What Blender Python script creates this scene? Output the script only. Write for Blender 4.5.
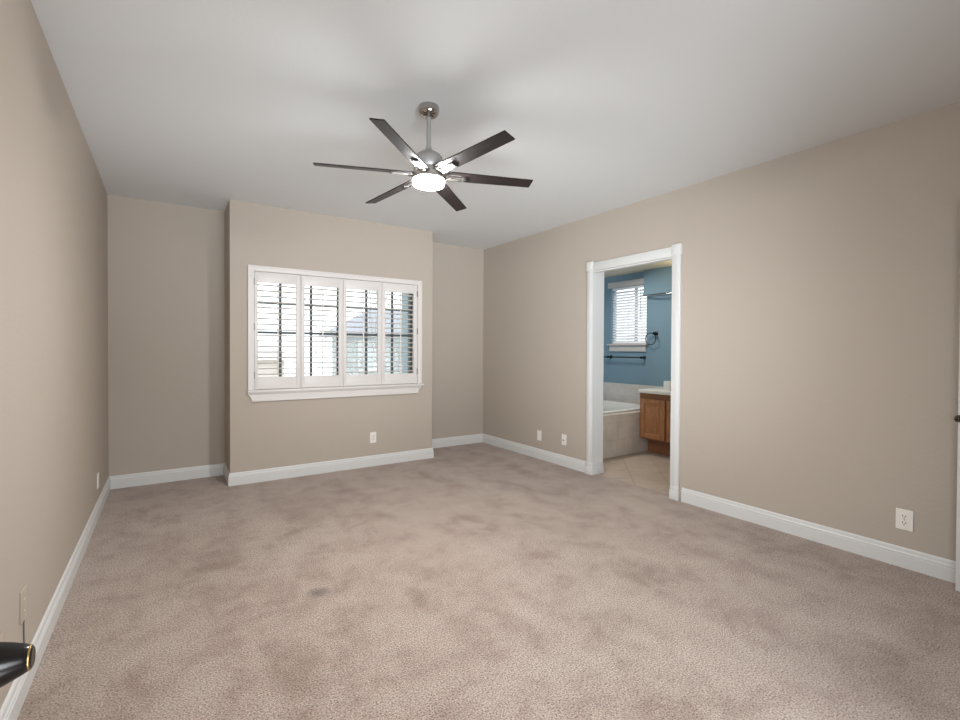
import bpy, bmesh, math, random
from mathutils import Vector, Matrix
random.seed(4)
SC = bpy.context.scene
COL = SC.collection
for o in list(bpy.data.objects):
    bpy.data.objects.remove(o)

# ------------------------------------------------------------------ camera
R_ = Vector((0.83222087, -0.55442442, 0.00468828))
U_ = Vector((0.00242303, 0.01209258, 0.99992395))
F_ = Vector((0.55443895, 0.83214622, -0.01140709))
cd = bpy.data.cameras.new('camera')
cam = bpy.data.objects.new('camera', cd)
COL.objects.link(cam)
cam.matrix_world = Matrix(((R_.x, U_.x, -F_.x, 0), (R_.y, U_.y, -F_.y, 0), (R_.z, U_.z, -F_.z, 1.25), (0, 0, 0, 1)))
cd.sensor_width = 36.0
cd.lens = 468.2 / 960 * 36
cd.shift_y = -4.96 / 960
cd.clip_start = 0.02
SC.camera = cam

# ------------------------------------------------------------------ sky, lights, exposure
w = bpy.data.worlds.new('sky')
SC.world = w
w.use_nodes = True
wn = w.node_tree.nodes
wn['Background'].inputs[0].default_value = (0.95, 0.975, 1.0, 1)
wn['Background'].inputs[1].default_value = 2.7


def area(name, loc, rot, sx, sy, power, col=(1, 1, 1)):
    l = bpy.data.lights.new(name, 'AREA')
    l.shape = 'RECTANGLE'
    l.size = sx
    l.size_y = sy
    l.energy = power
    l.color = col
    o = bpy.data.objects.new(name, l)
    COL.objects.link(o)
    o.location = loc
    o.rotation_euler = rot
    return o


fill_light = area('camera_fill', (0.6, -0.5, 1.2), (math.radians(84), 0, math.radians(-28)), 1.5, 0.5, 48, (0.88, 0.95, 1.0))  # added fill behind the camera to brighten the room, not a fixture
fill_light.data.spread = math.radians(135)
for _rx, _rz, _sp, _w in ((109, -13, 42, 8), (109, -39, 46, 15), (116, 10, 36, 3.5)):
    bounce = area('flash_stand_in', (0.6, -0.8, 0.3), (math.radians(_rx), 0, math.radians(_rz)), 1.5, 0.6, _w, (0.86, 0.95, 1.0))  # added soft lights standing in for a bounced camera flash
    bounce.data.spread = math.radians(_sp)
area('vanity_lamp', (5.15, 2.95, 2.05), (math.radians(180), 0, 0), 0.12, 0.5, 9, (1.0, 0.82, 0.48))
area('bath_ceiling_lamp', (4.5, 4.0, 2.31), (math.radians(-15), 0, 0), 0.5, 0.5, 26, (1.0, 0.97, 0.92))
FAN_GLOW = 525.0
SC.view_settings.view_transform = 'Standard'
SC.view_settings.look = 'None'
SC.view_settings.gamma = 1
SC.view_settings.exposure = 0.0
SC.view_settings.use_curve_mapping = False

# ------------------------------------------------------------------ dimensions
XL, XR, YB, YF, XA, XC, CE = -0.4406, 3.5498, 5.2521, 4.794, 0.4668, 2.5326, 2.5983
YN = -0.12          # near wall (behind the camera)
DY0, DY1, DZ = 2.388, 3.276, 2.036   # bathroom door opening
XW2 = 3.665         # bathroom side of the right wall
XF = 5.42           # bathroom far wall
YS = 3.68           # tub front
BC = 2.33           # bathroom ceiling


# ------------------------------------------------------------------ materials
def mat(name, col, rough=0.5, metal=0.0, spec=0.5, coat=0.0):
    m = bpy.data.materials.new(name)
    m.use_nodes = True
    b = m.node_tree.nodes['Principled BSDF']
    b.inputs['Base Color'].default_value = (*col, 1)
    b.inputs['Roughness'].default_value = rough
    b.inputs['Metallic'].default_value = metal
    b.inputs['Specular IOR Level'].default_value = spec
    b.inputs['Coat Weight'].default_value = coat
    return m


def N(m, kind, **kw):
    n = m.node_tree.nodes.new(kind)
    for k, v in kw.items():
        if k in n.inputs.keys():
            n.inputs[k].default_value = v
        else:
            setattr(n, k, v)
    return n


def L(m, a, b):
    m.node_tree.links.new(a, b)


def geo(m):
    return N(m, 'ShaderNodeNewGeometry').outputs['Position']


def add_bump(m, src, strength, dist):
    b = N(m, 'ShaderNodeBump', Strength=strength, Distance=dist)
    L(m, src, b.inputs['Height'])
    L(m, b.outputs[0], m.node_tree.nodes['Principled BSDF'].inputs['Normal'])
    return b


def ramp(m, src, stops):
    r = N(m, 'ShaderNodeValToRGB')
    L(m, src, r.inputs[0])
    e = r.color_ramp.elements
    e[0].position, e[0].color = stops[0][0], (*stops[0][1], 1)
    e[1].position, e[1].color = stops[-1][0], (*stops[-1][1], 1)
    for p, c in stops[1:-1]:
        x = e.new(p)
        x.color = (*c, 1)
    return r.outputs[0]


def painted(name, col, scale=90, strength=0.25, rough=0.75):
    m = mat(name, col, rough, spec=0.25)
    n = N(m, 'ShaderNodeTexNoise', Scale=scale, Detail=3.0)
    L(m, geo(m), n.inputs['Vector'])
    add_bump(m, n.outputs[0], strength, 0.004)
    return m


M = {}
M['wall'] = painted('beige_wall_paint', (0.487, 0.42, 0.358))
M['plate_beige'] = mat('beige_plastic', (0.50, 0.42, 0.335), 0.45)
M['ceiling'] = painted('white_ceiling_paint', (0.71, 0.715, 0.715), 70, 0.2, 0.85)
M['trim'] = mat('white_trim_paint', (0.71, 0.70, 0.685), 0.35)
M['shutter'] = mat('warm_white_shutter_paint', (0.74, 0.69, 0.665), 0.4)
M['plate'] = mat('white_plastic', (0.88, 0.83, 0.78), 0.4)
M['dark'] = mat('dark_slot', (0.03, 0.03, 0.03), 0.6)
M['blue'] = painted('blue_wall_paint', (0.19, 0.295, 0.37), 90, 0.2, 0.6)
M['bath_ceiling'] = painted('bath_ceiling_paint', (0.62, 0.58, 0.50), 70, 0.2, 0.8)
M['nickel'] = mat('brushed_nickel', (0.62, 0.59, 0.56), 0.28, 1.0)
M['bracket'] = mat('bracket_nickel', (0.19, 0.18, 0.17), 0.5, 1.0)
M['canopy'] = mat('polished_nickel', (0.46, 0.43, 0.42), 0.13, 1.0)
M['satin'] = mat('satin_nickel', (0.42, 0.41, 0.40), 0.5, 0.6)
M['bronze'] = mat('oil_rubbed_bronze', (0.014, 0.011, 0.010), 0.24, 0.5, coat=0.1)
M['gold'] = mat('worn_brass', (0.55, 0.36, 0.14), 0.35, 1.0)
M['hinge'] = mat('steel_hinge', (0.35, 0.34, 0.33), 0.4, 0.8)
M['acrylic'] = mat('white_acrylic', (0.72, 0.71, 0.70), 0.2)
M['marble'] = mat('cultured_marble', (0.78, 0.74, 0.68), 0.25)
M['chrome'] = mat('chrome', (0.8, 0.8, 0.8), 0.12, 1.0)
M['blind'] = mat('white_blind', (0.82, 0.83, 0.86), 0.5)
M['frame_dark'] = mat('dark_window_frame', (0.085, 0.095, 0.095), 0.5)
M['vinyl'] = mat('white_vinyl', (0.55, 0.58, 0.62), 0.4)
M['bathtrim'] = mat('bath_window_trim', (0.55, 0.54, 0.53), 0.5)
M['exterior'] = painted('blue_grey_exterior_stucco', (0.34, 0.42, 0.45), 40, 0.5, 0.9)
M['cable'] = mat('grey_cable', (0.16, 0.14, 0.12), 0.6)

# blades: very dark stained wood, satin coat
m = M['blade'] = mat('dark_walnut_blade', (0.035, 0.028, 0.026), 0.5, spec=0.25, coat=0.18)
m.node_tree.nodes['Principled BSDF'].inputs['Coat Roughness'].default_value = 0.22
tc = N(m, 'ShaderNodeTexCoord')
mp = N(m, 'ShaderNodeMapping')
mp.inputs['Scale'].default_value = (6, 160, 20)
L(m, tc.outputs['Object'], mp.inputs[0])
n = N(m, 'ShaderNodeTexNoise', Scale=1.0, Detail=4.0)
L(m, mp.outputs[0], n.inputs['Vector'])
L(m, ramp(m, n.outputs[0], [(0.3, (0.010, 0.007, 0.007)), (0.7, (0.030, 0.022, 0.021))]), m.node_tree.nodes['Principled BSDF'].inputs['Base Color'])

# lit frosted glass of the fan lamp
m = M['lamp'] = bpy.data.materials.new('lit_frosted_glass')
m.use_nodes = True
nt = m.node_tree
nt.nodes.remove(nt.nodes['Principled BSDF'])
e = N(m, 'ShaderNodeEmission')
e.inputs[0].default_value = (0.95, 0.975, 0.965, 1)
e.inputs[1].default_value = FAN_GLOW
L(m, e.outputs[0], nt.nodes['Material Output'].inputs[0])

# window glass
m = M['glass'] = bpy.data.materials.new('window_glass')
m.use_nodes = True
nt = m.node_tree
nt.nodes.remove(nt.nodes['Principled BSDF'])
t = N(m, 'ShaderNodeBsdfTransparent')
t.inputs[0].default_value = (0.93, 0.96, 0.96, 1)
g = N(m, 'ShaderNodeBsdfGlossy', Roughness=0.02)
fr = N(m, 'ShaderNodeFresnel', IOR=1.45)
mx = N(m, 'ShaderNodeMixShader')
L(m, fr.outputs[0], mx.inputs[0])
L(m, t.outputs[0], mx.inputs[1])
L(m, g.outputs[0], mx.inputs[2])
L(m, mx.outputs[0], nt.nodes['Material Output'].inputs[0])

# carpet: cut pile with traffic and vacuum marks
m = M['carpet'] = mat('taupe_carpet', (0.3, 0.23, 0.19), 0.95, spec=0.05)
b = m.node_tree.nodes['Principled BSDF']
b.inputs['Sheen Weight'].default_value = 0.35
b.inputs['Sheen Roughness'].default_value = 0.5
P = geo(m)
fine = N(m, 'ShaderNodeTexNoise', Scale=150.0, Detail=3.0, Roughness=0.7)
L(m, P, fine.inputs['Vector'])
mid = N(m, 'ShaderNodeTexNoise', Scale=4.0, Detail=8.0, Roughness=0.72, Distortion=0.3)
L(m, P, mid.inputs['Vector'])
mp = N(m, 'ShaderNodeMapping')
mp.inputs['Rotation'].default_value = (0, 0, math.radians(-12))
mp.inputs['Scale'].default_value = (2.6, 0.45, 1)
L(m, P, mp.inputs[0])
stre = N(m, 'ShaderNodeTexNoise', Scale=1.3, Detail=4.0, Roughness=0.6, Distortion=0.3)
L(m, mp.outputs[0], stre.inputs['Vector'])
a1 = N(m, 'ShaderNodeMath', operation='MULTIPLY_ADD')
L(m, mid.outputs[0], a1.inputs[0])
a1.inputs[1].default_value = 0.68
s2 = N(m, 'ShaderNodeMath', operation='MULTIPLY')
L(m, stre.outputs[0], s2.inputs[0])
s2.inputs[1].default_value = 0.32
L(m, s2.outputs[0], a1.inputs[2])
big = ramp(m, a1.outputs[0], [(0.38, (0.30, 0.205, 0.160)), (0.50, (0.41, 0.308, 0.252)), (0.62, (0.47, 0.368, 0.306))])
fr_ = ramp(m, fine.outputs[0], [(0.34, (0.2, 0.19, 0.18)), (0.5, (1.0, 1.0, 1.0)), (0.67, (1.65, 1.65, 1.65))])
mul = N(m, 'ShaderNodeMix', data_type='RGBA', blend_type='MULTIPLY')
mul.inputs[0].default_value = 1.0
L(m, big, mul.inputs[6])
L(m, fr_, mul.inputs[7])
cur = mul.outputs[2]
for (sx_, sy_, rad, dark) in ((0.636, 2.441, 0.055, 0.45), (2.25, 0.62, 0.35, 0.84), (0.15, 3.25, 0.5, 0.88), (1.0, 3.9, 0.45, 0.9)):   # one small stain, then broad darker patches
    dv = N(m, 'ShaderNodeVectorMath', operation='DISTANCE')
    nw = N(m, 'ShaderNodeVectorMath', operation='MULTIPLY_ADD')
    L(m, mid.outputs[1], nw.inputs[0])
    nw.inputs[1].default_value = (rad * 1.8, rad * 1.8, 0)
    L(m, P, nw.inputs[2])
    L(m, nw.outputs[0], dv.inputs[0])
    dv.inputs[1].default_value = (sx_ + rad * 0.9, sy_ + rad * 0.9, 0)
    st = ramp(m, dv.outputs['Value'], [(rad * 0.2, (dark, dark * 0.98, dark * 0.97)), (rad * 1.2, (1, 1, 1))])
    m2 = N(m, 'ShaderNodeMix', data_type='RGBA', blend_type='MULTIPLY')
    m2.inputs[0].default_value = 1.0
    L(m, cur, m2.inputs[6])
    L(m, st, m2.inputs[7])
    cur = m2.outputs[2]
L(m, cur, b.inputs['Base Color'])
add_bump(m, fine.outputs[0], 0.7, 0.012)


def tile_mat(name, col, grout, size, angle, rough=0.35, axis=None, off=(0, 0)):
    m = mat(name, col, rough)
    P = geo(m)
    mp = N(m, 'ShaderNodeMapping')
    if axis == 'X':      # wall with normal X: use y,z
        mp.inputs['Rotation'].default_value = (math.radians(90), 0, math.radians(90))
        mp.vector_type = 'TEXTURE'
    elif axis == 'Y':
        mp.inputs['Rotation'].default_value = (math.radians(90), 0, 0)
        mp.vector_type = 'TEXTURE'
    else:
        mp.inputs['Rotation'].default_value = (0, 0, math.radians(angle))
    mp.inputs['Location'].default_value = (off[0], off[1], 0)
    L(m, P, mp.inputs[0])
    br = N(m, 'ShaderNodeTexBrick', offset=0.0)
    br.inputs['Scale'].default_value = 1.0
    br.inputs['Brick Width'].default_value = size
    br.inputs['Row Height'].default_value = size
    br.inputs['Mortar Size'].default_value = 0.004
    br.inputs['Mortar Smooth'].default_value = 0.3
    br.inputs['Color1'].default_value = (*col, 1)
    br.inputs['Color2'].default_value = (*[c * 0.95 for c in col], 1)
    br.inputs['Mortar'].default_value = (*grout, 1)
    L(m, mp.outputs[0], br.inputs['Vector'])
    nz = N(m, 'ShaderNodeTexNoise', Scale=6.0, Detail=5.0)
    L(m, P, nz.inputs['Vector'])
    mul = N(m, 'ShaderNodeMix', data_type='RGBA', blend_type='MULTIPLY')
    mul.inputs[0].default_value = 1.0
    L(m, br.outputs[0], mul.inputs[6])
    L(m, ramp(m, nz.outputs[0], [(0.3, (0.9, 0.9, 0.9)), (0.7, (1.08, 1.08, 1.08))]), mul.inputs[7])
    L(m, mul.outputs[2], m.node_tree.nodes['Principled BSDF'].inputs['Base Color'])
    return m


M['floor_tile'] = tile_mat('beige_floor_tile', (0.50, 0.405, 0.33), (0.32, 0.26, 0.21), 0.32, -45, off=(0.055, 0.246))
M['tub_tile'] = tile_mat('beige_tub_tile', (0.68, 0.59, 0.51), (0.58, 0.50, 0.43), 0.2, 0, axis='Y')
M['splash_tile'] = tile_mat('grey_splash_tile', (0.62, 0.59, 0.56), (0.55, 0.52, 0.49), 0.2, 0, axis='X')


def wood(name, c0, c1):
    m = mat(name, c1, 0.4, coat=0.2)
    tc = N(m, 'ShaderNodeTexCoord')
    mp = N(m, 'ShaderNodeMapping')
    mp.inputs['Scale'].default_value = (30, 30, 3.0)
    L(m, tc.outputs['Object'], mp.inputs[0])
    n = N(m, 'ShaderNodeTexNoise', Scale=2.2, Detail=6.0, Roughness=0.7, Distortion=1.0)
    L(m, mp.outputs[0], n.inputs['Vector'])
    L(m, ramp(m, n.outputs[0], [(0.3, c0), (0.7, c1)]), m.node_tree.nodes['Principled BSDF'].inputs['Base Color'])
    return m


M['oak'] = wood('honey_oak', (0.24, 0.098, 0.038), (0.52, 0.235, 0.098))
M['oak_dark'] = wood('dark_oak_frame', (0.17, 0.068, 0.027), (0.34, 0.145, 0.062))  # darker oak tone for the cabinet body and toe kick
M['stucco_tan'] = painted('tan_stucco', (0.80, 0.73, 0.67), 8, 0.3, 0.95)
M['siding'] = mat('blue_grey_siding', (0.52, 0.55, 0.56), 0.9)
mm = M['siding']
wv = N(mm, 'ShaderNodeTexWave', bands_direction='Z', Scale=1.6)
L(mm, geo(mm), wv.inputs['Vector'])
add_bump(mm, wv.outputs[1], 0.6, 0.04)
M['roof_grey'] = painted('grey_roof_shingle', (0.36, 0.36, 0.40), 20, 0.6, 0.95)
M['roof_tan'] = painted('tan_roof_tile', (0.60, 0.55, 0.54), 20, 0.6, 0.95)
M['fence'] = mat('pale_fence_board', (0.80, 0.74, 0.69), 0.9)
M['ground'] = painted('dry_ground', (0.6, 0.57, 0.53), 5, 0.4, 1.0)
M['bark'] = mat('tree_bark', (0.42, 0.42, 0.42), 0.9)
M['leaf'] = mat('tree_leaf', (0.42, 0.48, 0.42), 0.8)


# ------------------------------------------------------------------ geometry helpers
def bx(bm, x0, x1, y0, y1, z0, z1, bev=0.0):
    ret = bmesh.ops.create_cube(bm, size=1.0)
    vs = ret['verts']
    for v in vs:
        v.co = Vector(((x0 + x1) / 2 + v.co.x * (x1 - x0), (y0 + y1) / 2 + v.co.y * (y1 - y0), (z0 + z1) / 2 + v.co.z * (z1 - z0)))
    if bev > 0:
        es = list({e for v in vs for e in v.link_edges})
        bmesh.ops.bevel(bm, geom=es, offset=bev, segments=2, affect='EDGES', profile=0.5)


def lathe(bm, prof, n=48, mtx=None):
    """prof: list of (radius, z) around local Z; radius 0 closes with a point"""
    rings = []
    for r, z in prof:
        if r < 1e-6:
            rings.append([bm.verts.new((0, 0, z))])
        else:
            rings.append([bm.verts.new((r * math.cos(2 * math.pi * i / n), r * math.sin(2 * math.pi * i / n), z)) for i in range(n)])
    for a, b in zip(rings, rings[1:]):
        for i in range(n):
            j = (i + 1) % n
            if len(a) == 1 and len(b) == 1:
                continue
            if len(a) == 1:
                bm.faces.new((a[0], b[j], b[i]))
            elif len(b) == 1:
                bm.faces.new((a[i], a[j], b[0]))
            else:
                bm.faces.new((a[i], a[j], b[j], b[i]))
    if mtx is not None:
        vs = [v for r in rings for v in r]
        bmesh.ops.transform(bm, matrix=mtx, verts=vs)


def tube(bm, pts, r, n=12, cyclic=False, r1=None):
    pts = [Vector(p) for p in pts]
    rings = []
    for i, p in enumerate(pts):
        if cyclic:
            d = pts[(i + 1) % len(pts)] - pts[i - 1]
        else:
            d = pts[min(i + 1, len(pts) - 1)] - pts[max(i - 1, 0)]
        d.normalize()
        a = d.orthogonal() if i == 0 else (a - d * a.dot(d))
        a.normalize()
        b2 = d.cross(a)
        rr = r if r1 is None else r + (r1 - r) * i / max(1, len(pts) - 1)
        rings.append([bm.verts.new(p + (a * math.cos(2 * math.pi * k / n) + b2 * math.sin(2 * math.pi * k / n)) * rr) for k in range(n)])
    m_ = len(rings)
    for i in range(m_ if cyclic else m_ - 1):
        A, B = rings[i], rings[(i + 1) % m_]
        for k in range(n):
            j = (k + 1) % n
            bm.faces.new((A[k], A[j], B[j], B[k]))
    if not cyclic:
        bm.faces.new(rings[0][::-1])
        bm.faces.new(rings[-1])


def sweep(bm, path, prof, side=1):
    """sweep a closed profile [(offset from wall, z)] along a 2-D polyline, mitred corners; offset to the left (side=1)"""
    n = len(path)
    P2 = [Vector(p) for p in path]
    rows = []
    for i in range(n):
        ds = []
        if i > 0:
            ds.append((P2[i] - P2[i - 1]).normalized())
        if i < n - 1:
            ds.append((P2[i + 1] - P2[i]).normalized())
        ns = [Vector((-d.y, d.x)) * side for d in ds]
        if len(ns) == 2:
            k = ns[0] + ns[1]
            off = k / (k.dot(ns[0]))
        else:
            off = ns[0]
        rows.append([bm.verts.new((P2[i].x + off.x * o, P2[i].y + off.y * o, z)) for o, z in prof])
    m_ = len(prof)
    for a, b in zip(rows, rows[1:]):
        for k in range(m_):
            j = (k + 1) % m_
            bm.faces.new((a[k], a[j], b[j], b[k]))
    bm.faces.new(rows[0][::-1])
    bm.faces.new(rows[-1])


def prism(bm, poly, axis, a, b):
    """extrude a 2-D polygon along an axis. axis 0: poly=(y,z); 1: (x,z); 2: (x,y)"""
    def mk(p, t):
        return [(t, p[0], p[1]), (p[0], t, p[1]), (p[0], p[1], t)][axis]
    A = [bm.verts.new(mk(p, a)) for p in poly]
    B = [bm.verts.new(mk(p, b)) for p in poly]
    n = len(poly)
    bm.faces.new(A)
    bm.faces.new(B[::-1])
    for i in range(n):
        j = (i + 1) % n
        bm.faces.new((A[i], B[i], B[j], A[j]))


def obj(name, bm, m, parent=None, smooth=None, loc=None):
    bmesh.ops.recalc_face_normals(bm, faces=bm.faces)
    me = bpy.data.meshes.new(name)
    bm.to_mesh(me)
    bm.free()
    if loc is not None:
        me.transform(Matrix.Translation(-Vector(loc)))
    o = bpy.data.objects.new(name, me)
    COL.objects.link(o)
    if loc is not None:
        o.location = loc
    if m is not None:
        me.materials.append(m)
    if smooth:
        for p in me.polygons:
            p.use_smooth = True
        me.set_sharp_from_angle(angle=math.radians(smooth))
    if parent is not None:
        o.parent = parent
        if loc is not None:
            o.location = Vector(loc) - parent.location
        else:
            me.transform(Matrix.Translation(-Vector(parent_world(parent))))
    return o


def parent_world(p):
    v = Vector((0, 0, 0))
    while p is not None:
        v += p.location
        p = p.parent
    return v


def tag(o, label, cat=None, group=None, kind=None):
    o['label'] = label
    if cat:
        o['category'] = cat
    if group:
        o['group'] = group
    if kind:
        o['kind'] = kind
    return o


def thing(name, loc, label, cat, group=None, kind=None):
    o = bpy.data.objects.new(name, None)
    COL.objects.link(o)
    o.location = loc
    o.empty_display_size = 0.1
    return tag(o, label, cat, group, kind)


def copy_tree(o, parent=None):
    c = o.copy()
    COL.objects.link(c)
    if parent is not None:
        c.parent = parent
    for ch in [x for x in list(bpy.data.objects) if x.parent is o]:
        copy_tree(ch, c)
    return c


def S(name, bm, m, label, cat, smooth=None):
    return tag(obj(name, bm, m, smooth=smooth), label, cat, kind='structure')


B = bmesh.new

# ------------------------------------------------------------------ room shell
bm = B(); bx(bm, XL - 0.3, XR + 0.06, -2.9, YB + 0.3, -0.1, 0.0)
S('floor', bm, M['carpet'], 'taupe cut pile carpet covering the whole bedroom floor', 'floor')
bm = B(); bx(bm, XR + 0.06, XF + 0.2, 1.2, 5.3, -0.1, -0.002)
S('floor_bathroom', bm, M['floor_tile'], 'beige diagonal tile floor beyond the doorway', 'floor')
bm = B(); bx(bm, XL - 0.2, XR + 0.115, -2.9, YB + 0.2, CE, CE + 0.1)
S('ceiling', bm, M['ceiling'], 'plain white bedroom ceiling around the fan', 'ceiling')
bm = B(); bx(bm, XL - 0.12, XL, -2.9, YB + 0.1, 0, CE)
S('wall_left', bm, M['wall'], 'long beige wall on the left side of the room', 'wall')

WX0, WX1, WZ0, WZ1 = 0.66, 2.34, 0.868, 1.975      # window hole in the bump-out
bm = B()
bx(bm, XL, XA, YB, YB + 0.06, 0, CE)                # left alcove back
bx(bm, XA, XA + 0.06, YF, YB + 0.06, 0, CE)         # left return
bx(bm, XA + 0.06, WX0, YF, YF + 0.17, 0, CE)
bx(bm, WX1, XC - 0.06, YF, YF + 0.17, 0, CE)
bx(bm, WX0, WX1, YF, YF + 0.17, 0, WZ0)
bx(bm, WX0, WX1, YF, YF + 0.17, WZ1, CE)
bx(bm, XC - 0.06, XC, YF, YB + 0.06, 0, CE)
bx(bm, XC, XR, YB, YB + 0.06, 0, CE)
S('wall_far', bm, M['wall'], 'beige far wall with the window bump-out between two alcoves', 'wall')

bm = B()
bx(bm, XL - 0.3, XA + 0.02, YB + 0.06, YB + 0.35, -2.8, 3.2)
bx(bm, XC - 0.02, XR + 0.3, YB + 0.06, YB + 0.35, -2.8, 3.2)
bx(bm, XA + 0.02, XC - 0.02, YF + 0.17, YB + 0.06, -2.8, WZ0 - 0.03)
bx(bm, XA + 0.06, WX0 - 0.02, YF + 0.17, YF + 0.2, WZ0 - 0.03, 3.2)
bx(bm, WX1 + 0.02, XC - 0.06, YF + 0.17, YF + 0.2, WZ0 - 0.03, 3.2)
S('wall_exterior', bm, M['exterior'], 'blue-grey stucco outside of the house seen at the window edge', 'wall')

bm = B()
bx(bm, XR, XW2, -2.9, DY0, 0, CE)
bx(bm, XR, XW2, DY1, YB + 0.1, 0, CE)
bx(bm, XR, XR + 0.03, DY0, DY1, DZ, CE)
bx(bm, XR + 0.03, XW2, DY0, DY1, DZ + 0.07, CE)
S('wall_right', bm, M['wall'], 'long beige wall on the right with the bathroom doorway', 'wall')
bm = B()
bx(bm, XL, -0.24, YN - 0.12, YN, 0, CE)
bx(bm, 1.5, XR, YN - 0.12, YN, 0, CE)
bx(bm, -0.24, 1.5, YN - 0.12, YN, 2.2, CE)
bx(bm, XL, XR, -2.9, -2.8, 0, CE)
S('wall_near', bm, M['wall'], 'beige wall behind the camera with the entry opening', 'wall')

# bathroom shell
bm = B()
bx(bm, XF, XF + 0.1, 1.3, 4.10 - 0.05, 0, BC)
bx(bm, XF, XF + 0.1, 4.66, 5.25, 0, BC)
bx(bm, XF, XF + 0.1, 4.05, 4.66, 0, 1.34)
bx(bm, XF, XF + 0.1, 4.05, 4.66, 2.16, BC)
bx(bm, XW2, XF + 0.1, 5.15, 5.25, 0, BC)
bx(bm, XW2, XF + 0.1, 1.2, 1.3, 0, BC)
S('wall_bathroom', bm, M['blue'], 'slate blue bathroom wall seen through the doorway', 'wall')
bm = B(); bx(bm, XW2 + 0.002, XW2 + 0.01, 1.3, DY0 - 0.1, 0, BC); bx(bm, XW2 + 0.002, XW2 + 0.01, DY1 + 0.1, 5.15, 0, BC)
S('wall_bathroom_near', bm, M['blue'], 'blue back face of the doorway wall inside the bathroom', 'wall')
bm = B(); bx(bm, XW2, XF + 0.2, 1.2, 5.3, BC, BC + 0.05)
S('ceiling_bathroom', bm, M['bath_ceiling'], 'cream bathroom ceiling glimpsed under the door head', 'ceiling')
bm = B(); bx(bm, XF - 0.075, XF, 1.3, 4.045, 2.0, BC)
S('trim_bathroom', bm, M['blue'], 'blue painted boxed soffit beside the bathroom window', 'soffit')

# ------------------------------------------------------------------ baseboards
T = 0.015
PROF = [(0, 0), (T, 0), (T, 0.070), (T - 0.003, 0.0725), (T - 0.003, 0.0765), (T, 0.079), (T - 0.001, 0.086),
        (T - 0.005, 0.092), (T - 0.006, 0.103), (T - 0.008, 0.109), (T - 0.012, 0.114), (0, 0.115)]


def baseboard(name, path, side, label):
    bm = B(); sweep(bm, path, PROF, side)
    return S(name, bm, M['trim'], label, 'baseboard')


baseboard('baseboard_left', [(XL, YN), (XL, YB - T)], -1, 'white baseboard running along the left wall')
baseboard('baseboard_far', [(XL + 0.0005, YB), (XA, YB), (XA, YF), (XC, YF), (XC, YB), (XR - 0.0005, YB)], -1, 'white baseboard stepping around the window bump-out')
baseboard('baseboard_right', [(XR, YB - T), (XR, 3.365)], -1, 'white baseboard between the far corner and the doorway')
baseboard('baseboard_near', [(XR, 2.290), (XR, YN)], -1, 'white baseboard on the right wall nearer than the doorway')

# ------------------------------------------------------------------ bathroom door casing (structure)
d1 = thing('door_1', (XR, (DY0 + DY1) / 2, 0), 'white cased doorway without a door leading to the blue bathroom', 'doorway', kind='structure')
CT = 0.020


def casing_profile_strip(bm, y0, y1, z0, z1):
    bx(bm, XR - CT, XR, y0, y1, z0, z1, 0.003)
    q = (y1 - y0)
    bx(bm, XR - CT - 0.003, XR - CT + 0.002, y0 + q * 0.30, y1 - q * 0.30, z0, z1, 0.001)


bm = B(); bx(bm, XR - CT + 0.001, XW2 + 0.012, DY1 - 0.006, DY1 + 0.002, 0, DZ + 0.069); obj('jamb', bm, M['trim'], d1)
bm = B(); bx(bm, XR - CT + 0.001, XW2 + 0.012, DY0 - 0.002, DY0 + 0.004, 0, DZ + 0.069); obj('jamb', bm, M['trim'], d1)
bm = B(); bx(bm, XR - CT + 0.001, XR + 0.03, DY0 + 0.004, DY1 - 0.006, DZ - 0.012, DZ + 0.002); obj('head_jamb', bm, M['trim'], d1)
CW = 0.074
for (a, b_) in ((DY1, DY1 + CW), (DY0 - CW, DY0)):
    bm = B(); casing_profile_strip(bm, a, b_, 0.118, DZ + 0.012)
    obj('casing', bm, M['trim'], d1, smooth=30)
    bm = B()
    ya, yb = a - 0.006, b_ + 0.006
    bx(bm, XR - 0.030, XR, ya, yb, 0, 0.082, 0.002)
    bx(bm, XR - 0.026, XR, ya + 0.003, yb - 0.003, 0.080, 0.118, 0.005)
    if a == DY1:
        bx(bm, XR - 0.028, XW2 + 0.02, DY1 - 0.024, DY1 - 0.004, 0, 0.082, 0.002)
        bx(bm, XR - 0.026, XW2 + 0.02, DY1 - 0.020, DY1 - 0.004, 0.08, 0.118, 0.004)
    obj('plinth_block', bm, M['trim'], d1, smooth=30)
    bm = B()
    bx(bm, XR - 0.028, XR, ya, yb, DZ + 0.012, DZ + 0.103, 0.003)
    bx(bm, XR - 0.032, XR - 0.026, ya + 0.014, yb - 0.014, DZ + 0.027, DZ + 0.088, 0.002)
    obj('corner_block', bm, M['trim'], d1, smooth=30)
bm = B()
bx(bm, XR - CT, XR, DY0 + 0.006, DY1 - 0.006, DZ + 0.006, DZ + 0.088, 0.003)
bx(bm, XR - CT - 0.003, XR - CT + 0.002, DY0 + 0.006, DY1 - 0.006, DZ + 0.03, DZ + 0.064, 0.001)
obj('head_casing', bm, M['trim'], d1, smooth=30)
for (a, b_) in ((DY1 - 0.006, DY1 + CW), (DY0 - CW, DY0 + 0.004)):
    bm = B(); bx(bm, XW2 + 0.012, XW2 + 0.027, a, b_, 0, DZ + CW); obj('casing', bm, M['trim'], d1)

# ------------------------------------------------------------------ main window
w1 = thing('window_1', (1.5, YF, WZ0), 'white cased bedroom window behind plantation shutters', 'window', kind='structure')
bm = B()
OX0, OX1, OZ0, OZ1 = 0.613, 2.387, 0.864, 2.022
IX0, IX1, IZ1 = 0.662, 2.338, 1.972
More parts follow.
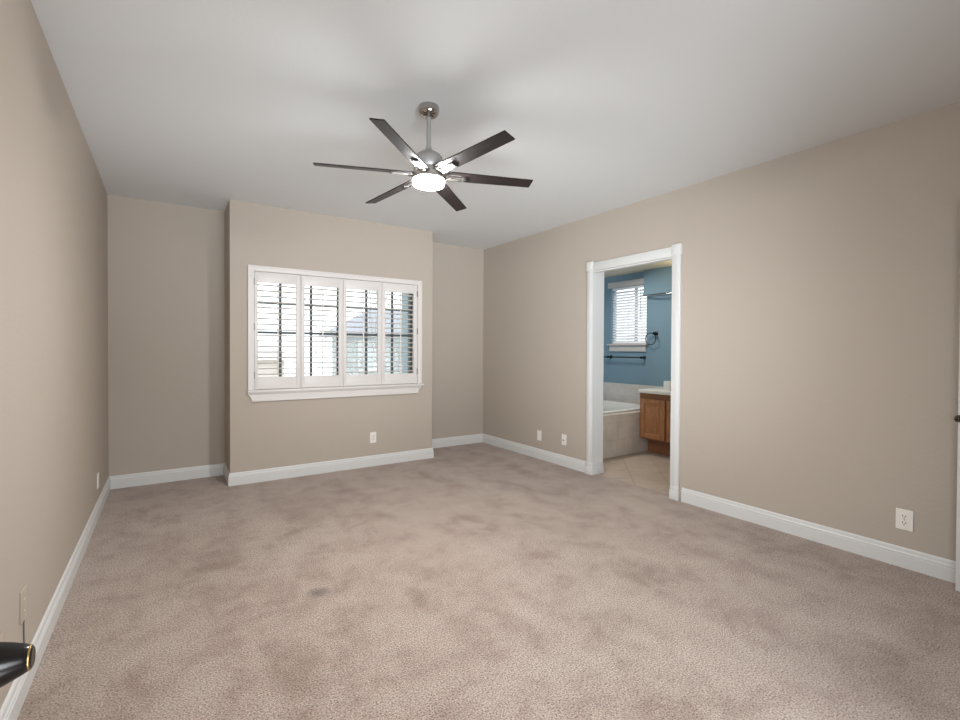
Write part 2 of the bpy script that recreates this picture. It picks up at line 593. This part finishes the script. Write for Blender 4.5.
# casing: three-sided stepped picture-frame moulding, mitred
def frame3(bm, steps):
    for (d0, d1_, dep0, dep1) in steps:
        bx(bm, OX0 + d0, OX0 + d1_, YF - dep1, YF - dep0, OZ0, OZ1 - d1_)
        bx(bm, OX1 - d1_, OX1 - d0, YF - dep1, YF - dep0, OZ0, OZ1 - d1_)
        bx(bm, OX0 + d0, OX1 - d0, YF - dep1, YF - dep0, OZ1 - d1_, OZ1 - d0)
frame3(bm, [(0.0, 0.013, 0, 0.030), (0.013, 0.033, 0, 0.020), (0.033, 0.050, 0, 0.026)])
obj('casing', bm, M['shutter'], w1, smooth=30)
bm = B(); bx(bm, 0.603, 2.404, YF - 0.058, YF + 0.10, 0.842, 0.866, 0.006)
obj('window_sill', bm, M['shutter'], w1, smooth=30)
bm = B()   # apron with coved ends
prism(bm, [(0.612, 0.842), (0.614, 0.824), (0.628, 0.808), (0.640, 0.790), (0.644, 0.757),
           (2.348, 0.757), (2.352, 0.790), (2.366, 0.808), (2.384, 0.824), (2.388, 0.842)], 1, YF - 0.020, YF)
bx(bm, 0.63, 2.37, YF - 0.034, YF - 0.019, 0.826, 0.842, 0.004)
bx(bm, 0.646, 2.346, YF - 0.026, YF - 0.019, 0.757, 0.772, 0.003)
obj('apron', bm, M['shutter'], w1, smooth=30)
bm = B()
for (a, b_, c, d) in ((WX0, WX0 + 0.012, WZ0, WZ1), (WX1 - 0.012, WX1, WZ0, WZ1), (WX0, WX1, WZ1 - 0.012, WZ1)):
    bx(bm, a, b_, YF - 0.001, YF + 0.1, c, d)
obj('reveal_lining', bm, M['shutter'], w1)
YG = YF + 0.135
bm = B()
zb, zt, zm = 0.90, 1.955, 1.407
for (a, b_, c, d, t_) in ((0.64, 0.676, zb - 0.03, zt + 0.02, 0.03), (2.30, 2.36, zb - 0.03, zt + 0.02, 0.03),
                          (0.64, 2.36, zb - 0.03, zb + 0.03, 0.03), (0.64, 2.36, zt - 0.02, zt + 0.02, 0.03),
                          (0.66, 2.34, zm - 0.011, zm + 0.011, 0.02), (1.475, 1.495, zb, zt, 0.015)):
    bx(bm, a, b_, YG - t_, YG + t_, c, d, 0.003)
for xm in (0.920, 1.213, 1.794, 2.095):
    bx(bm, xm - 0.012, xm + 0.012, YG - 0.010, YG + 0.010, zb, zt, 0.002)
bx(bm, 0.66, 2.34, YG - 0.010, YG + 0.010, 1.683, 1.697, 0.002)
obj('window_frame', bm, M['frame_dark'], w1)
bm = B(); bx(bm, 0.66, 2.34, YG - 0.003, YG + 0.003, zb, zt); obj('pane', bm, M['glass'], w1)

# plantation shutters: four panels
PZ0, PZ1 = 0.870, 1.968
LZ0, LZ1 = 0.984, 1.872
panels = [(0.666, 1.079, 0.696, 1.036), (1.082, 1.493, 1.116, 1.452), (1.496, 1.912, 1.530, 1.870), (1.915, 2.334, 1.952, 2.290)]
labels = ['first white louvered shutter panel from the left, two hinges on its left edge',
          'second white shutter panel from the left, mostly pale sky between its louvers',
          'third shutter panel from the left, with a grey house visible through its louvers',
          'rightmost white shutter panel, with blue-grey wall and branches behind its louvers']
ys0, ys1 = YF - 0.020, YF + 0.010
for k, (a, b_, oa, ob) in enumerate(panels):
    sp = thing('shutter_panel', ((a + b_) / 2, YF, PZ0), labels[k], 'window shutter', 'plantation shutter panels')
    bm = B()
    bx(bm, a, oa, ys0, ys1, PZ0, PZ1, 0.0025)
    bx(bm, ob, b_, ys0, ys1, PZ0, PZ1, 0.0025)
    bx(bm, oa - 0.001, ob + 0.001, ys0 + 0.002, ys1 - 0.002, PZ0, LZ0, 0.001)
    bx(bm, oa - 0.001, ob + 0.001, ys0 + 0.002, ys1 - 0.002, LZ1, PZ1, 0.001)
    obj('stile_frame', bm, M['shutter'], sp, smooth=30)
    bm = B()
    nl = 17
    pitch = (LZ1 - LZ0) / nl
    for i in range(nl):
        z = LZ0 + pitch * (i + 0.5)
        t = math.radians(-3)
        poly = []
        for j in range(16):
            u = 2 * math.pi * j / 16
            yy, zz = 0.029 * math.cos(u), 0.0058 * math.sin(u)
            poly.append((YF - 0.005 + yy * math.cos(t) - zz * math.sin(t), z + yy * math.sin(t) + zz * math.cos(t)))
        prism(bm, poly, 0, oa + 0.001, ob - 0.001)
    obj('louvers', bm, M['shutter'], sp, smooth=40)
    xm = (oa + ob) / 2
    bm = B(); bx(bm, xm - 0.0055, xm + 0.0055, YF - 0.046, YF - 0.035, LZ0 + 0.012, LZ1 - 0.012, 0.002)
    obj('tilt_rod', bm, M['shutter'], sp, smooth=30)
    if k in (0, 3):
        for zz in (PZ0 + 0.10, 1.42, PZ1 - 0.13):
            xh = a - 0.001 if k == 0 else b_ + 0.001
            bm = B(); lathe(bm, [(0, 0), (0.0045, 0), (0.0045, 0.066), (0, 0.066)], 12, Matrix.Translation((xh, ys0 - 0.004, zz)))
            bx(bm, xh - 0.009, xh + 0.009, ys0 - 0.003, ys0 - 0.0005, zz, zz + 0.066)
            obj('hinge', bm, M['hinge'], sp)

# ------------------------------------------------------------------ ceiling fan
HX, HY, HZ = 1.2096, 2.3402, 2.2239
fan = thing('ceiling_fan', (HX, HY, CE), 'six-blade dark wood ceiling fan with nickel motor and round lit glass light', 'ceiling fan')
T0 = Matrix.Translation((HX, HY, 0))
bm = B()
lathe(bm, [(0, CE), (0.056, CE), (0.0575, CE - 0.004), (0.0575, CE - 0.026), (0.054, CE - 0.038), (0.045, CE - 0.050), (0.030, CE - 0.058), (0.018, CE - 0.060), (0, CE - 0.060)], 48, T0)
obj('canopy', bm, M['canopy'], fan, smooth=50)
bm = B(); lathe(bm, [(0, CE - 0.055), (0.0125, CE - 0.055), (0.0125, 2.36), (0, 2.36)], 24, T0)
obj('downrod', bm, M['satin'], fan, smooth=50)
bm = B()
lathe(bm, [(0, 2.382), (0.014, 2.382), (0.016, 2.368), (0.022, 2.356), (0.040, 2.346), (0.062, 2.332), (0.078, 2.312), (0.085, 2.290), (0.085, 2.262), (0.078, 2.250), (0, 2.250)], 48, T0)
obj('motor_housing', bm, M['satin'], fan, smooth=50)
bm = B()
lathe(bm, [(0, 2.250), (0.070, 2.250), (0.084, 2.246), (0.088, 2.240), (0.088, 2.206), (0.093, 2.203), (0.093, 2.190), (0.088, 2.188), (0, 2.188)], 48, T0)
obj('light_ring', bm, M['nickel'], fan, smooth=50)
bm = B()
lathe(bm, [(0, 2.188), (0.084, 2.188), (0.088, 2.184), (0.088, 2.172), (0.083, 2.163), (0.068, 2.157), (0.04, 2.154), (0, 2.153)], 48, T0)
o = obj('lamp_shade', bm, M['lamp'], fan, smooth=60); o['label'] = 'glowing frosted white glass drum'
G, Hh, TW, A0, RR = -0.0394, 0.0198, -0.2254, 3.8567, 0.606
WT, WR = 0.0375, 0.043    # half widths at tip and root
# blade prototype in local axes: x outward, y across, z up
bm = B()
t = 0.0035
pl = [(0.088, -WR), (RR, -WT), (RR, WT), (0.088, WR)]
A = [bm.verts.new((x, y, -t)) for x, y in pl]
A2 = [bm.verts.new((x, y, t)) for x, y in pl]
bm.faces.new(A[::-1]); bm.faces.new(A2)
for i in range(4):
    bm.faces.new((A[i], A[(i + 1) % 4], A2[(i + 1) % 4], A2[i]))
bmesh.ops.bevel(bm, geom=[e for e in bm.edges], offset=0.0012, segments=2, affect='EDGES')
bmesh.ops.recalc_face_normals(bm, faces=bm.faces)
blade_me = bpy.data.meshes.new('blade'); bm.to_mesh(blade_me); bm.free(); blade_me.materials.append(M['blade'])
bm = B()
bx(bm, 0.070, 0.205, -0.008, 0.026, -0.010, -0.0036, 0.002)
bx(bm, 0.070, 0.110, -0.030, 0.030, -0.014, -0.0036, 0.003)
bx(bm, 0.100, 0.180, -0.028, -0.018, -0.008, -0.0036, 0.001)
bmesh.ops.recalc_face_normals(bm, faces=bm.faces)
br_me = bpy.data.meshes.new('bracket'); bm.to_mesh(br_me); bm.free(); br_me.materials.append(M['bracket'])
bm = B()
bx(bm, 0.198, 0.212, -0.010, 0.028, -0.012, -0.0036, 0.001)
bmesh.ops.recalc_face_normals(bm, faces=bm.faces)
cl_me = bpy.data.meshes.new('bracket_slot'); bm.to_mesh(cl_me); bm.free(); cl_me.materials.append(M['dark'])
for k in range(6):
    a = A0 - k * math.pi / 3
    e_ = Vector((math.cos(a), math.sin(a), 0))
    ez = G * e_.dot(F_) + Hh * e_.dot(R_)
    ex = Vector((e_.x, e_.y, ez)).normalized()
    nn = Vector((-math.sin(a) * math.cos(TW), math.cos(a) * math.cos(TW), math.sin(TW)))
    nn = (nn - ex * nn.dot(ex)).normalized()
    uu = ex.cross(nn)
    mt = Matrix(((ex.x, nn.x, uu.x, 0), (ex.y, nn.y, uu.y, 0), (ex.z, nn.z, uu.z, HZ - CE), (0, 0, 0, 1)))
    bl = bpy.data.objects.new('blade', blade_me); COL.objects.link(bl); bl.parent = fan; bl.matrix_local = mt
    br = bpy.data.objects.new('bracket', br_me); COL.objects.link(br); br.parent = bl
    cl = bpy.data.objects.new('bracket_slot', cl_me); COL.objects.link(cl); cl.parent = bl


# ------------------------------------------------------------------ wall plates
def wall_plate(name, loc, rz, label, cat, kind, m=None, w_=0.070, h_=0.115):
    """built in local axes: x across, -y out of the wall, z up"""
    m = m or M['plate']
    t_ = thing(name, loc, label, cat)
    t_.rotation_euler = (0, 0, rz)

    def part(nm, fn, mm_, sm=None):
        b2 = B(); fn(b2)
        bmesh.ops.recalc_face_normals(b2, faces=b2.faces)
        me = bpy.data.meshes.new(nm); b2.to_mesh(me); b2.free(); me.materials.append(mm_)
        o2 = bpy.data.objects.new(nm, me); COL.objects.link(o2); o2.parent = t_
        return o2
    part('cover_plate', lambda b2: bx(b2, -w_ / 2, w_ / 2, -0.006, 0, -h_ / 2, h_ / 2, 0.0022), m)
    if kind == 'duplex':
        for s in (1, -1):
            def rec(b2, s=s):
                prism(b2, [(0.017 * math.cos(u) if abs(math.cos(u)) < .99 else 0.017 * math.cos(u), s * 0.0195 + 0.0145 * max(-0.86, min(0.86, math.sin(u)))) for u in [i * math.pi / 12 for i in range(24)]], 1, -0.0085, -0.005)
            part('socket', rec, m)

            def sl(b2, s=s):
                z0 = s * 0.0195
                bx(b2, -0.0085, -0.0052, -0.0088, -0.008, z0 - 0.001, z0 + 0.009)
                bx(b2, 0.0052, 0.0085, -0.0088, -0.008, z0 - 0.001, z0 + 0.008)
                bx(b2, -0.0025, 0.0025, -0.0088, -0.008, z0 - 0.010, z0 - 0.005)
            part('slots', sl, M['dark'])
        part('screw', lambda b2: lathe(b2, [(0, 0), (0.003, 0), (0.003, 0.001), (0, 0.001)], 12, Matrix.Translation((0, -0.006, 0)) @ Matrix.Rotation(math.pi / 2, 4, 'X')), M['hinge'])
    elif kind == 'coax':
        part('jack', lambda b2: lathe(b2, [(0, 0), (0.0065, 0), (0.0065, 0.009), (0.003, 0.010), (0, 0.010)], 16, Matrix.Translation((0, -0.005, -0.004)) @ Matrix.Rotation(math.pi / 2, 4, 'X')), M['dark'])
        for z in (0.042, -0.042):
            part('screw', lambda b2, z=z: lathe(b2, [(0, 0), (0.003, 0), (0.003, 0.001), (0, 0.001)], 12, Matrix.Translation((0, -0.006, z)) @ Matrix.Rotation(math.pi / 2, 4, 'X')), M['hinge'])
    elif kind == 'blank':
        for z in (0.021, -0.021):
            part('screw', lambda b2, z=z: lathe(b2, [(0, 0), (0.003, 0), (0.003, 0.001), (0, 0.001)], 12, Matrix.Translation((0, -0.006, z)) @ Matrix.Rotation(math.pi / 2, 4, 'X')), M['plate'])
    return t_


RW = math.radians(-90)     # local -y -> world -x  (right wall)
wall_plate('power_outlet', (XR, 0.882, 0.277), RW, 'white duplex outlet with dark slots on the right wall, nearest the camera', 'outlet', 'duplex', w_=0.078, h_=0.118)
wall_plate('blank_plate', (XR, 4.087, 0.268), RW, 'blank white wall plate nearer the far right corner', 'wall plate', 'blank')
wall_plate('cable_jack_plate', (XR, 3.683, 0.285), RW, 'small white cable plate with a dark center jack beside the doorway', 'wall plate', 'coax')
wall_plate('power_outlet', (1.823, YF, 0.306), 0, 'white duplex outlet under the shuttered window', 'outlet', 'duplex')
LW = math.radians(90)
wall_plate('wall_plate', (XL, 4.479, 0.259), LW, 'white plate on the left wall near the far left corner', 'wall plate', 'blank')
wall_plate('wall_plate', (XL, 2.31, 0.322), LW, 'beige plate on the left wall above the thin grey cable', 'wall plate', 'blank', M['plate_beige'])
wall_plate('wall_plate', (XL, 2.02, 0.300), LW, 'beige plate at the left photo edge, nearest plate to the bronze knob', 'wall plate', 'blank', M['plate_beige'])
bm = B(); tube(bm, [(XL + 0.003, 2.318, 0.262), (XL + 0.003, 2.318, 0.2), (XL + 0.004, 2.32, 0.150), (XL + 0.009, 2.321, 0.119)], 0.0022, 8)
tag(obj('cable', bm, M['cable'], smooth=60), 'thin grey cable dropping from the beige plate to the left baseboard', 'cable')


# ------------------------------------------------------------------ doors at the frame edges
def add_knob(parent, px, py, pz, s, k=1.0):
    mtx = Matrix.Translation((px, py, pz)) @ Matrix.Rotation(s * math.pi / 2, 4, 'Y')
    b2 = B(); lathe(b2, [(0, 0), (0.031, 0), (0.031, 0.004), (0.026, 0.008), (0.013, 0.010), (0.011, 0.022), (0.014, 0.027), (0.022, 0.032), (0.0265, 0.040),
                         (0.0262, 0.046), (0.0235, 0.056), (0.0195, 0.068), (0.0150, 0.079), (0.0122, 0.0845), (0.0095, 0.0862), (0.004, 0.085), (0, 0.0848)], 40, mtx)
    for v in b2.verts:
        v.co = Vector((px, py, pz)) + (v.co - Vector((px, py, pz))) * k
    o1 = obj('door_knob', b2, M['bronze'], parent, smooth=60)
    b2 = B()
    pts = [mtx @ Vector((0.0120 * math.cos(u), 0.0120 * math.sin(u), 0.0835)) for u in [i * math.pi / 16 for i in range(32)]]
    pts = [Vector((px, py, pz)) + (p - Vector((px, py, pz))) * k for p in pts]
    tube(b2, pts, 0.0011 * k, 8, cyclic=True)
    o2 = obj('rim', b2, M['gold'], o1, smooth=60)
    o2['label'] = 'worn brass coloured rim'


def door_leaf(bm, x0, x1, y0, y1):
    bx(bm, x0, x1, y0, y1, 0.012, 2.032, 0.002)
    for (z0, z1) in ((0.2, 0.85), (1.05, 1.9)):
        for (a, b_) in ((y0 + 0.1, (y0 + y1) / 2 - 0.05), ((y0 + y1) / 2 + 0.05, y1 - 0.1)):
            for (c, d) in ((x0 - 0.004, x0 + 0.001), (x1 - 0.001, x1 + 0.004)):
                bx(bm, c, d, a, b_, z0, z1, 0.003)


d2 = thing('door_2', (-0.22, -0.08, 0), 'open white entry door at the left photo edge with a dark bronze knob', 'door', kind='structure')
bm = B(); door_leaf(bm, -0.228, -0.192, -0.10, 0.705); obj('door_leaf', bm, M['trim'], d2, smooth=30)
add_knob(d2, -0.192, 0.634, 0.941, 1, 0.92)
d3 = thing('door_3', (3.43, -0.08, 0), 'white door edge at the right photo border with a bronze knob', 'door', kind='structure')
bm = B(); door_leaf(bm, 3.397, 3.432, -0.10, 0.640); obj('door_leaf', bm, M['trim'], d3, smooth=30)
add_knob(d3, 3.397, 0.634, 0.905, -1, 0.62)

# ------------------------------------------------------------------ bathroom window
w2 = thing('window_2', (XF, 4.36, 1.34), 'small white bathroom window in the blue wall', 'window', kind='structure')
bm = B(); bx(bm, XF - 0.022, XF, 4.0, 4.712, 2.155, 2.238, 0.004); obj('head_casing', bm, M['bathtrim'], w2)
bm = B(); bx(bm, XF - 0.045, XF + 0.06, 4.028, 4.705, 1.322, 1.345, 0.004); bx(bm, XF - 0.02, XF, 4.05, 4.68, 1.235, 1.323, 0.004); obj('window_sill', bm, M['bathtrim'], w2)
bm = B()
for (a, b_, c, d) in ((4.05, 4.075, 1.345, 2.16), (4.635, 4.66, 1.345, 2.16), (4.05, 4.66, 1.345, 1.37), (4.05, 4.66, 2.135, 2.16), (4.255, 4.292, 1.345, 2.16)):
    bx(bm, XF + 0.055, XF + 0.09, a, b_, c, d, 0.002)
obj('window_frame', bm, M['vinyl'], w2)
bm = B(); bx(bm, XF + 0.07, XF + 0.074, 4.06, 4.65, 1.36, 2.15); obj('pane', bm, M['glass'], w2)
bl = thing('window_blind', (XF + 0.03, 4.355, 2.155), 'white horizontal slat blind hanging in the small bathroom window', 'window blind')
bm = B(); bx(bm, XF + 0.012, XF + 0.048, 4.056, 4.654, 2.12, 2.155, 0.003); obj('headrail', bm, M['blind'], bl)
bm = B()
for i in range(19):
    z = 1.372 + i * 0.0395
    prism(bm, [(XF + 0.012, z - 0.0155), (XF + 0.0145, z - 0.0165), (XF + 0.044, z + 0.0155), (XF + 0.0415, z + 0.0165)], 1, 4.058, 4.652)
obj('slats', bm, M['blind'], bl)
bm = B(); bx(bm, XF + 0.014, XF + 0.046, 4.058, 4.652, 1.348, 1.362, 0.002); obj('bottom_rail', bm, M['blind'], bl)
bm = B()
for y in (4.13, 4.36, 4.585):
    tube(bm, [(XF + 0.006, y, 2.13), (XF + 0.006, y, 1.355)], 0.0022, 6)
obj('ladder_cords', bm, M['blind'], bl)
bm = B(); tube(bm, [(XF + 0.0, 4.15, 2.12), (XF - 0.006, 4.15, 1.68)], 0.004, 8); obj('tilt_wand', bm, M['satin'], bl)

# towel bar and ring
tb = thing('towel_bar', (XF, 4.36, 1.153), 'dark bronze towel bar under the bathroom window', 'towel bar')
for y in (4.66, 4.08):
    bm = B(); lathe(bm, [(0, 0), (0.026, 0), (0.026, 0.006), (0.012, 0.014), (0.011, 0.055), (0.017, 0.06), (0.017, 0.074), (0, 0.078)], 24, Matrix.Translation((XF, y, 1.153)) @ Matrix.Rotation(-math.pi / 2, 4, 'Y'))
    obj('post', bm, M['bronze'], tb, smooth=50)
bm = B(); tube(bm, [(XF - 0.065, 4.86, 1.153), (XF - 0.065, 4.07, 1.153)], 0.008, 12); obj('bar', bm, M['bronze'], tb, smooth=60)
tr = thing('towel_ring', (XF, 3.90, 1.47), 'dark bronze towel ring on the blue wall right of the small window', 'towel ring')
bm = B(); lathe(bm, [(0, 0), (0.028, 0), (0.028, 0.006), (0.014, 0.014), (0.012, 0.045), (0.018, 0.05), (0.018, 0.062), (0, 0.066)], 24, Matrix.Translation((XF, 3.895, 1.478)) @ Matrix.Rotation(-math.pi / 2, 4, 'Y'))
obj('post', bm, M['bronze'], tr, smooth=50)
bm = B()
tube(bm, [(XF - 0.055, 3.945 + 0.078 * math.cos(u), 1.405 + 0.078 * math.sin(u)) for u in [i * math.pi / 24 for i in range(48)]], 0.0055, 10, cyclic=True)
obj('ring', bm, M['bronze'], tr, smooth=60)
sh = thing('wall_rail', (XF - 0.08, 3.6, 1.99), 'thin bright metal rail under the blue soffit', 'rail')
bm = B(); tube(bm, [(XF - 0.085, 4.03, 1.992), (XF - 0.10, 3.9, 1.975), (XF - 0.12, 3.7, 1.972), (XF - 0.12, 3.5, 1.985), (XF - 0.10, 3.3, 2.0)], 0.008, 10); obj('bar', bm, M['chrome'], sh, smooth=60)
bm = B(); bx(bm, XF - 0.10, XF - 0.07, 4.015, 4.04, 1.98, 2.01, 0.003); obj('mount', bm, M['chrome'], sh)
bm = B(); bx(bm, XF - 0.115, XF - 0.07, 3.29, 3.31, 1.98, 2.01, 0.003); obj('mount', bm, M['chrome'], sh)

# ------------------------------------------------------------------ tub deck and bathtub
bm = B()
dx0, dx1, dy0, dy1, dz = XW2 + 0.02, XF - 0.012, YS, 5.148, 0.495
tx0, tx1, ty0, ty1 = dx0 + 0.13, dx1 - 0.12, dy0 + 0.16, dy1 - 0.12
bx(bm, dx0, dx1, dy0, ty0, 0, dz)
bx(bm, dx0, dx1, ty1, dy1, 0, dz)
bx(bm, dx0, tx0, ty0, ty1, 0, dz)
bx(bm, tx1, dx1, ty0, ty1, 0, dz)
tag(obj('tub_deck', bm, M['tub_tile']), 'beige tiled deck enclosing the bathtub left of the vanity', 'tub surround', kind='structure')
bm = B()
bx(bm, XF - 0.012, XF, 3.60, 5.148, 0.49, 0.775)
tag(obj('trim_tile_splash', bm, M['splash_tile']), 'grey-white tile splash on the wall above the tub', 'tile splash', kind='structure')
bm = B()
cx, cy_ = (tx0 + tx1) / 2, (ty0 + ty1) / 2
ax_, ay_ = (tx1 - tx0) / 2, (ty1 - ty0) / 2
rings = []
for (s, z) in ((1.10, dz + 0.001), (1.12, dz + 0.016), (1.09, dz + 0.026), (1.0, dz + 0.026), (0.95, dz + 0.010), (0.90, dz - 0.10), (0.82, 0.14), (0.68, 0.09), (0.3, 0.085)):
    ring = []
    for i in range(48):
        u = 2 * math.pi * i / 48
        c_, s_ = math.cos(u), math.sin(u)
        p = 2.0 / 3.2
        ring.append(bm.verts.new((cx + (ax_ - 0.01) * s * math.copysign(abs(c_) ** p, c_), cy_ + (ay_ - 0.01) * s * math.copysign(abs(s_) ** p, s_), z)))
    rings.append(ring)
for a, b_ in zip(rings, rings[1:]):
    for i in range(48):
        j = (i + 1) % 48
        bm.faces.new((a[i], a[j], b_[j], b_[i]))
bm.faces.new(rings[-1])
tag(obj('bathtub', bm, M['acrylic'], smooth=50), 'white drop-in bathtub set in the tiled deck', 'bathtub')

# ------------------------------------------------------------------ vanity
VX, VY1, VY0 = 4.80, 3.672, 1.95
van = thing('vanity_cabinet', (5.1, 2.8, 0), 'honey oak bathroom vanity with panel doors right of the tub', 'cabinet')
bm = B(); bx(bm, VX, XF - 0.013, VY0, VY1, 0.182, 0.735); obj('body', bm, M['oak_dark'], van)
bm = B(); bx(bm, 4.946, XF - 0.02, VY0 + 0.02, VY1 - 0.012, 0, 0.182); obj('toe_kick', bm, M['oak_dark'], van)


def panel_door(y0, y1, z0, z1, nm='door'):
    bm = B()
    r = 0.055
    bx(bm, VX - 0.018, VX - 0.001, y0, y0 + r, z0, z1, 0.003)
    bx(bm, VX - 0.018, VX - 0.001, y1 - r, y1, z0, z1, 0.003)
    bx(bm, VX - 0.018, VX - 0.001, y0 + r - 0.001, y1 - r + 0.001, z0, z0 + r, 0.003)
    bx(bm, VX - 0.018, VX - 0.001, y0 + r - 0.001, y1 - r + 0.001, z1 - r, z1, 0.003)
    bx(bm, VX - 0.010, VX - 0.001, y0 + r - 0.002, y1 - r + 0.002, z0 + r - 0.002, z1 - r + 0.002)
    bx(bm, VX - 0.015, VX - 0.009, y0 + r + 0.02, y1 - r - 0.02, z0 + r + 0.02, z1 - r - 0.02, 0.004)
    return obj(nm, bm, M['oak'], van, smooth=30)


yy = VY1 - 0.02
for i in range(4):
    panel_door(yy - 0.335, yy, 0.20, 0.668)
    yy -= 0.36 if i != 1 else 0.40
ct = thing('countertop', (5.1, 2.8, 0.736), 'off-white vanity countertop above the oak cabinet', 'countertop')
bm = B(); bx(bm, VX - 0.035, XF - 0.001, VY0 - 0.01, VY1 + 0.004, 0.736, 0.779, 0.006); obj('slab', bm, M['marble'], ct, smooth=30)
bm = B(); bx(bm, XF - 0.035, XF - 0.013, VY0 - 0.01, 3.59, 0.779, 0.85, 0.003); obj('backsplash', bm, M['marble'], ct, smooth=30)
cp = thing('tissue_box', (4.97, 3.35, 0.7795), 'pale square box on the vanity countertop by the door edge', 'box')
bm = B(); bx(bm, 4.93, 5.00, 3.35, 3.44, 0.7795, 0.885, 0.004); obj('box_body', bm, M['acrylic'], cp, smooth=30)
sd = thing('soap_dispenser', (4.9, 3.32, 0.7795), 'dark soap pump behind the pale box on the countertop', 'soap dispenser')
T1 = Matrix.Translation((5.06, 3.385, 0.7795))
bm = B(); lathe(bm, [(0, 0), (0.028, 0), (0.030, 0.01), (0.030, 0.085), (0.022, 0.10), (0.010, 0.105), (0.010, 0.125), (0.005, 0.127), (0.005, 0.14), (0, 0.14)], 24, T1); obj('bottle', bm, M['bronze'], sd, smooth=50)
bm = B(); tube(bm, [(5.06, 3.385, 0.917), (5.03, 3.392, 0.922), (5.00, 3.40, 0.914)], 0.006, 8); obj('pump_spout', bm, M['bronze'], sd, smooth=60)

# ------------------------------------------------------------------ outside
bm = B(); bx(bm, -30, 40, 5.7, 60, -3.0, -2.9)
tag(obj('ground', bm, M['ground']), 'pale yard ground beyond the bedroom window', 'ground', kind='structure')


def house(name, x0, x1, y0, y1, ze, zr, wm, rm, label, wins):
    h = thing(name, ((x0 + x1) / 2, (y0 + y1) / 2, -2.9), label, 'house', 'houses across the yard')
    b2 = B(); bx(b2, x0, x1, y0, y1, -2.9, ze); obj('house_walls', b2, wm, h)
    b2 = B()
    ym = (y0 + y1) / 2
    o_ = 0.4
    v = [b2.verts.new(c) for c in ((x0 - o_, y0 - o_, ze), (x1 + o_, y0 - o_, ze), (x1 + o_, y1 + o_, ze), (x0 - o_, y1 + o_, ze),
                                   (x0 + (x1 - x0) * .28, ym, zr), (x1 - (x1 - x0) * .28, ym, zr))]
    for f in ((0, 1, 5, 4), (1, 2, 5), (2, 3, 4, 5), (3, 0, 4), (3, 2, 1, 0)):
        b2.faces.new([v[i] for i in f])
    obj('roof', b2, rm, h)
    for (wx, wz, ww, wh) in wins:
        b2 = B(); bx(b2, wx - ww / 2, wx + ww / 2, y0 - 0.06, y0 - 0.005, wz - wh / 2, wz + wh / 2, 0.01); f_ = obj('house_window', b2, M['trim'], h)
        b2 = B(); bx(b2, wx - ww / 2 + .1, wx + ww / 2 - .1, y0 - 0.07, y0 - 0.05, wz - wh / 2 + .1, wz + wh / 2 - .1); obj('house_pane', b2, M['vinyl'], f_)
    return h


house('neighbor_house', -4.5, 3.1, 16.0, 22.0, 0.9, 2.4, M['stucco_tan'], M['roof_tan'], 'washed-out tan house seen through the left shutter panels', [(0.2, -0.3, 1.2, 1.1), (2.1, -0.3, 1.2, 1.1)])
house('neighbor_house', 4.4, 7.4, 13.0, 15.2, 1.65, 2.5, M['siding'], M['roof_grey'], 'blue-grey house with a grey roof seen through the right shutter panels', [(4.75, 1.05, 0.55, 0.9), (6.2, 0.9, 0.9, 0.9)])
bm = B()
fz = thing('fence', (3.0, 9.6, -2.9), 'pale board fence across the yard below the houses', 'fence')
for i in range(90):
    bx(bm, -4 + i * 0.15, -4 + i * 0.15 + 0.14, 9.6, 9.62, -2.9, -0.62 + 0.01 * (i % 3))
obj('boards', bm, M['fence'], fz)
bm = B(); bx(bm, -4, 9.5, 9.62, 9.66, -0.9, -0.8); bx(bm, -4, 9.5, 9.62, 9.66, -2.5, -2.4); obj('rail', bm, M['fence'], fz)


def tree(x, y, h_, label, sd_):
    rnd = random.Random(sd_)
    t_ = thing('bare_tree', (x, y, -2.9), label, 'tree')
    b2 = B()
    tips = []

    def grow(p, d, ln, r, lvl):
        pts = [p]
        for _ in range(4):
            d = (d + Vector((rnd.uniform(-.18, .18), rnd.uniform(-.18, .18), rnd.uniform(-.02, .12)))).normalized()
            pts.append(pts[-1] + d * ln / 4)
        tube(b2, pts, r, 6, r1=r * 0.6)
        if lvl == 0:
            tips.append(pts[-1]); tips.append(pts[2])
            return
        for k in range(4):
            q = pts[1 + (k % 4)]
            dd = (d + Vector((rnd.uniform(-.9, .9), rnd.uniform(-.9, .9), rnd.uniform(-.1, .5)))).normalized()
            grow(q, dd, ln * 0.66, r * 0.55, lvl - 1)
    grow(Vector((x, y, -2.9)), Vector((0, 0, 1)), h_ * 0.55, 0.045, 4)
    obj('trunk', b2, M['bark'], t_)
    b2 = B()
    for p in tips:
        for _ in range(3):
            c = p + Vector((rnd.gauss(0, .08), rnd.gauss(0, .08), rnd.gauss(0, .08)))
            u = Vector((rnd.gauss(0, 1), rnd.gauss(0, 1), rnd.gauss(0, 1))).normalized() * 0.035
            v_ = u.orthogonal().normalized() * 0.02
            vs = [b2.verts.new(c + q) for q in (-u, v_, u, -v_)]
            b2.faces.new(vs)
    obj('leaves', b2, M['leaf'], t_)


tree(3.85, 8.4, 5.6, 'thinly leafed tree standing close outside the rightmost shutter panel', 3)
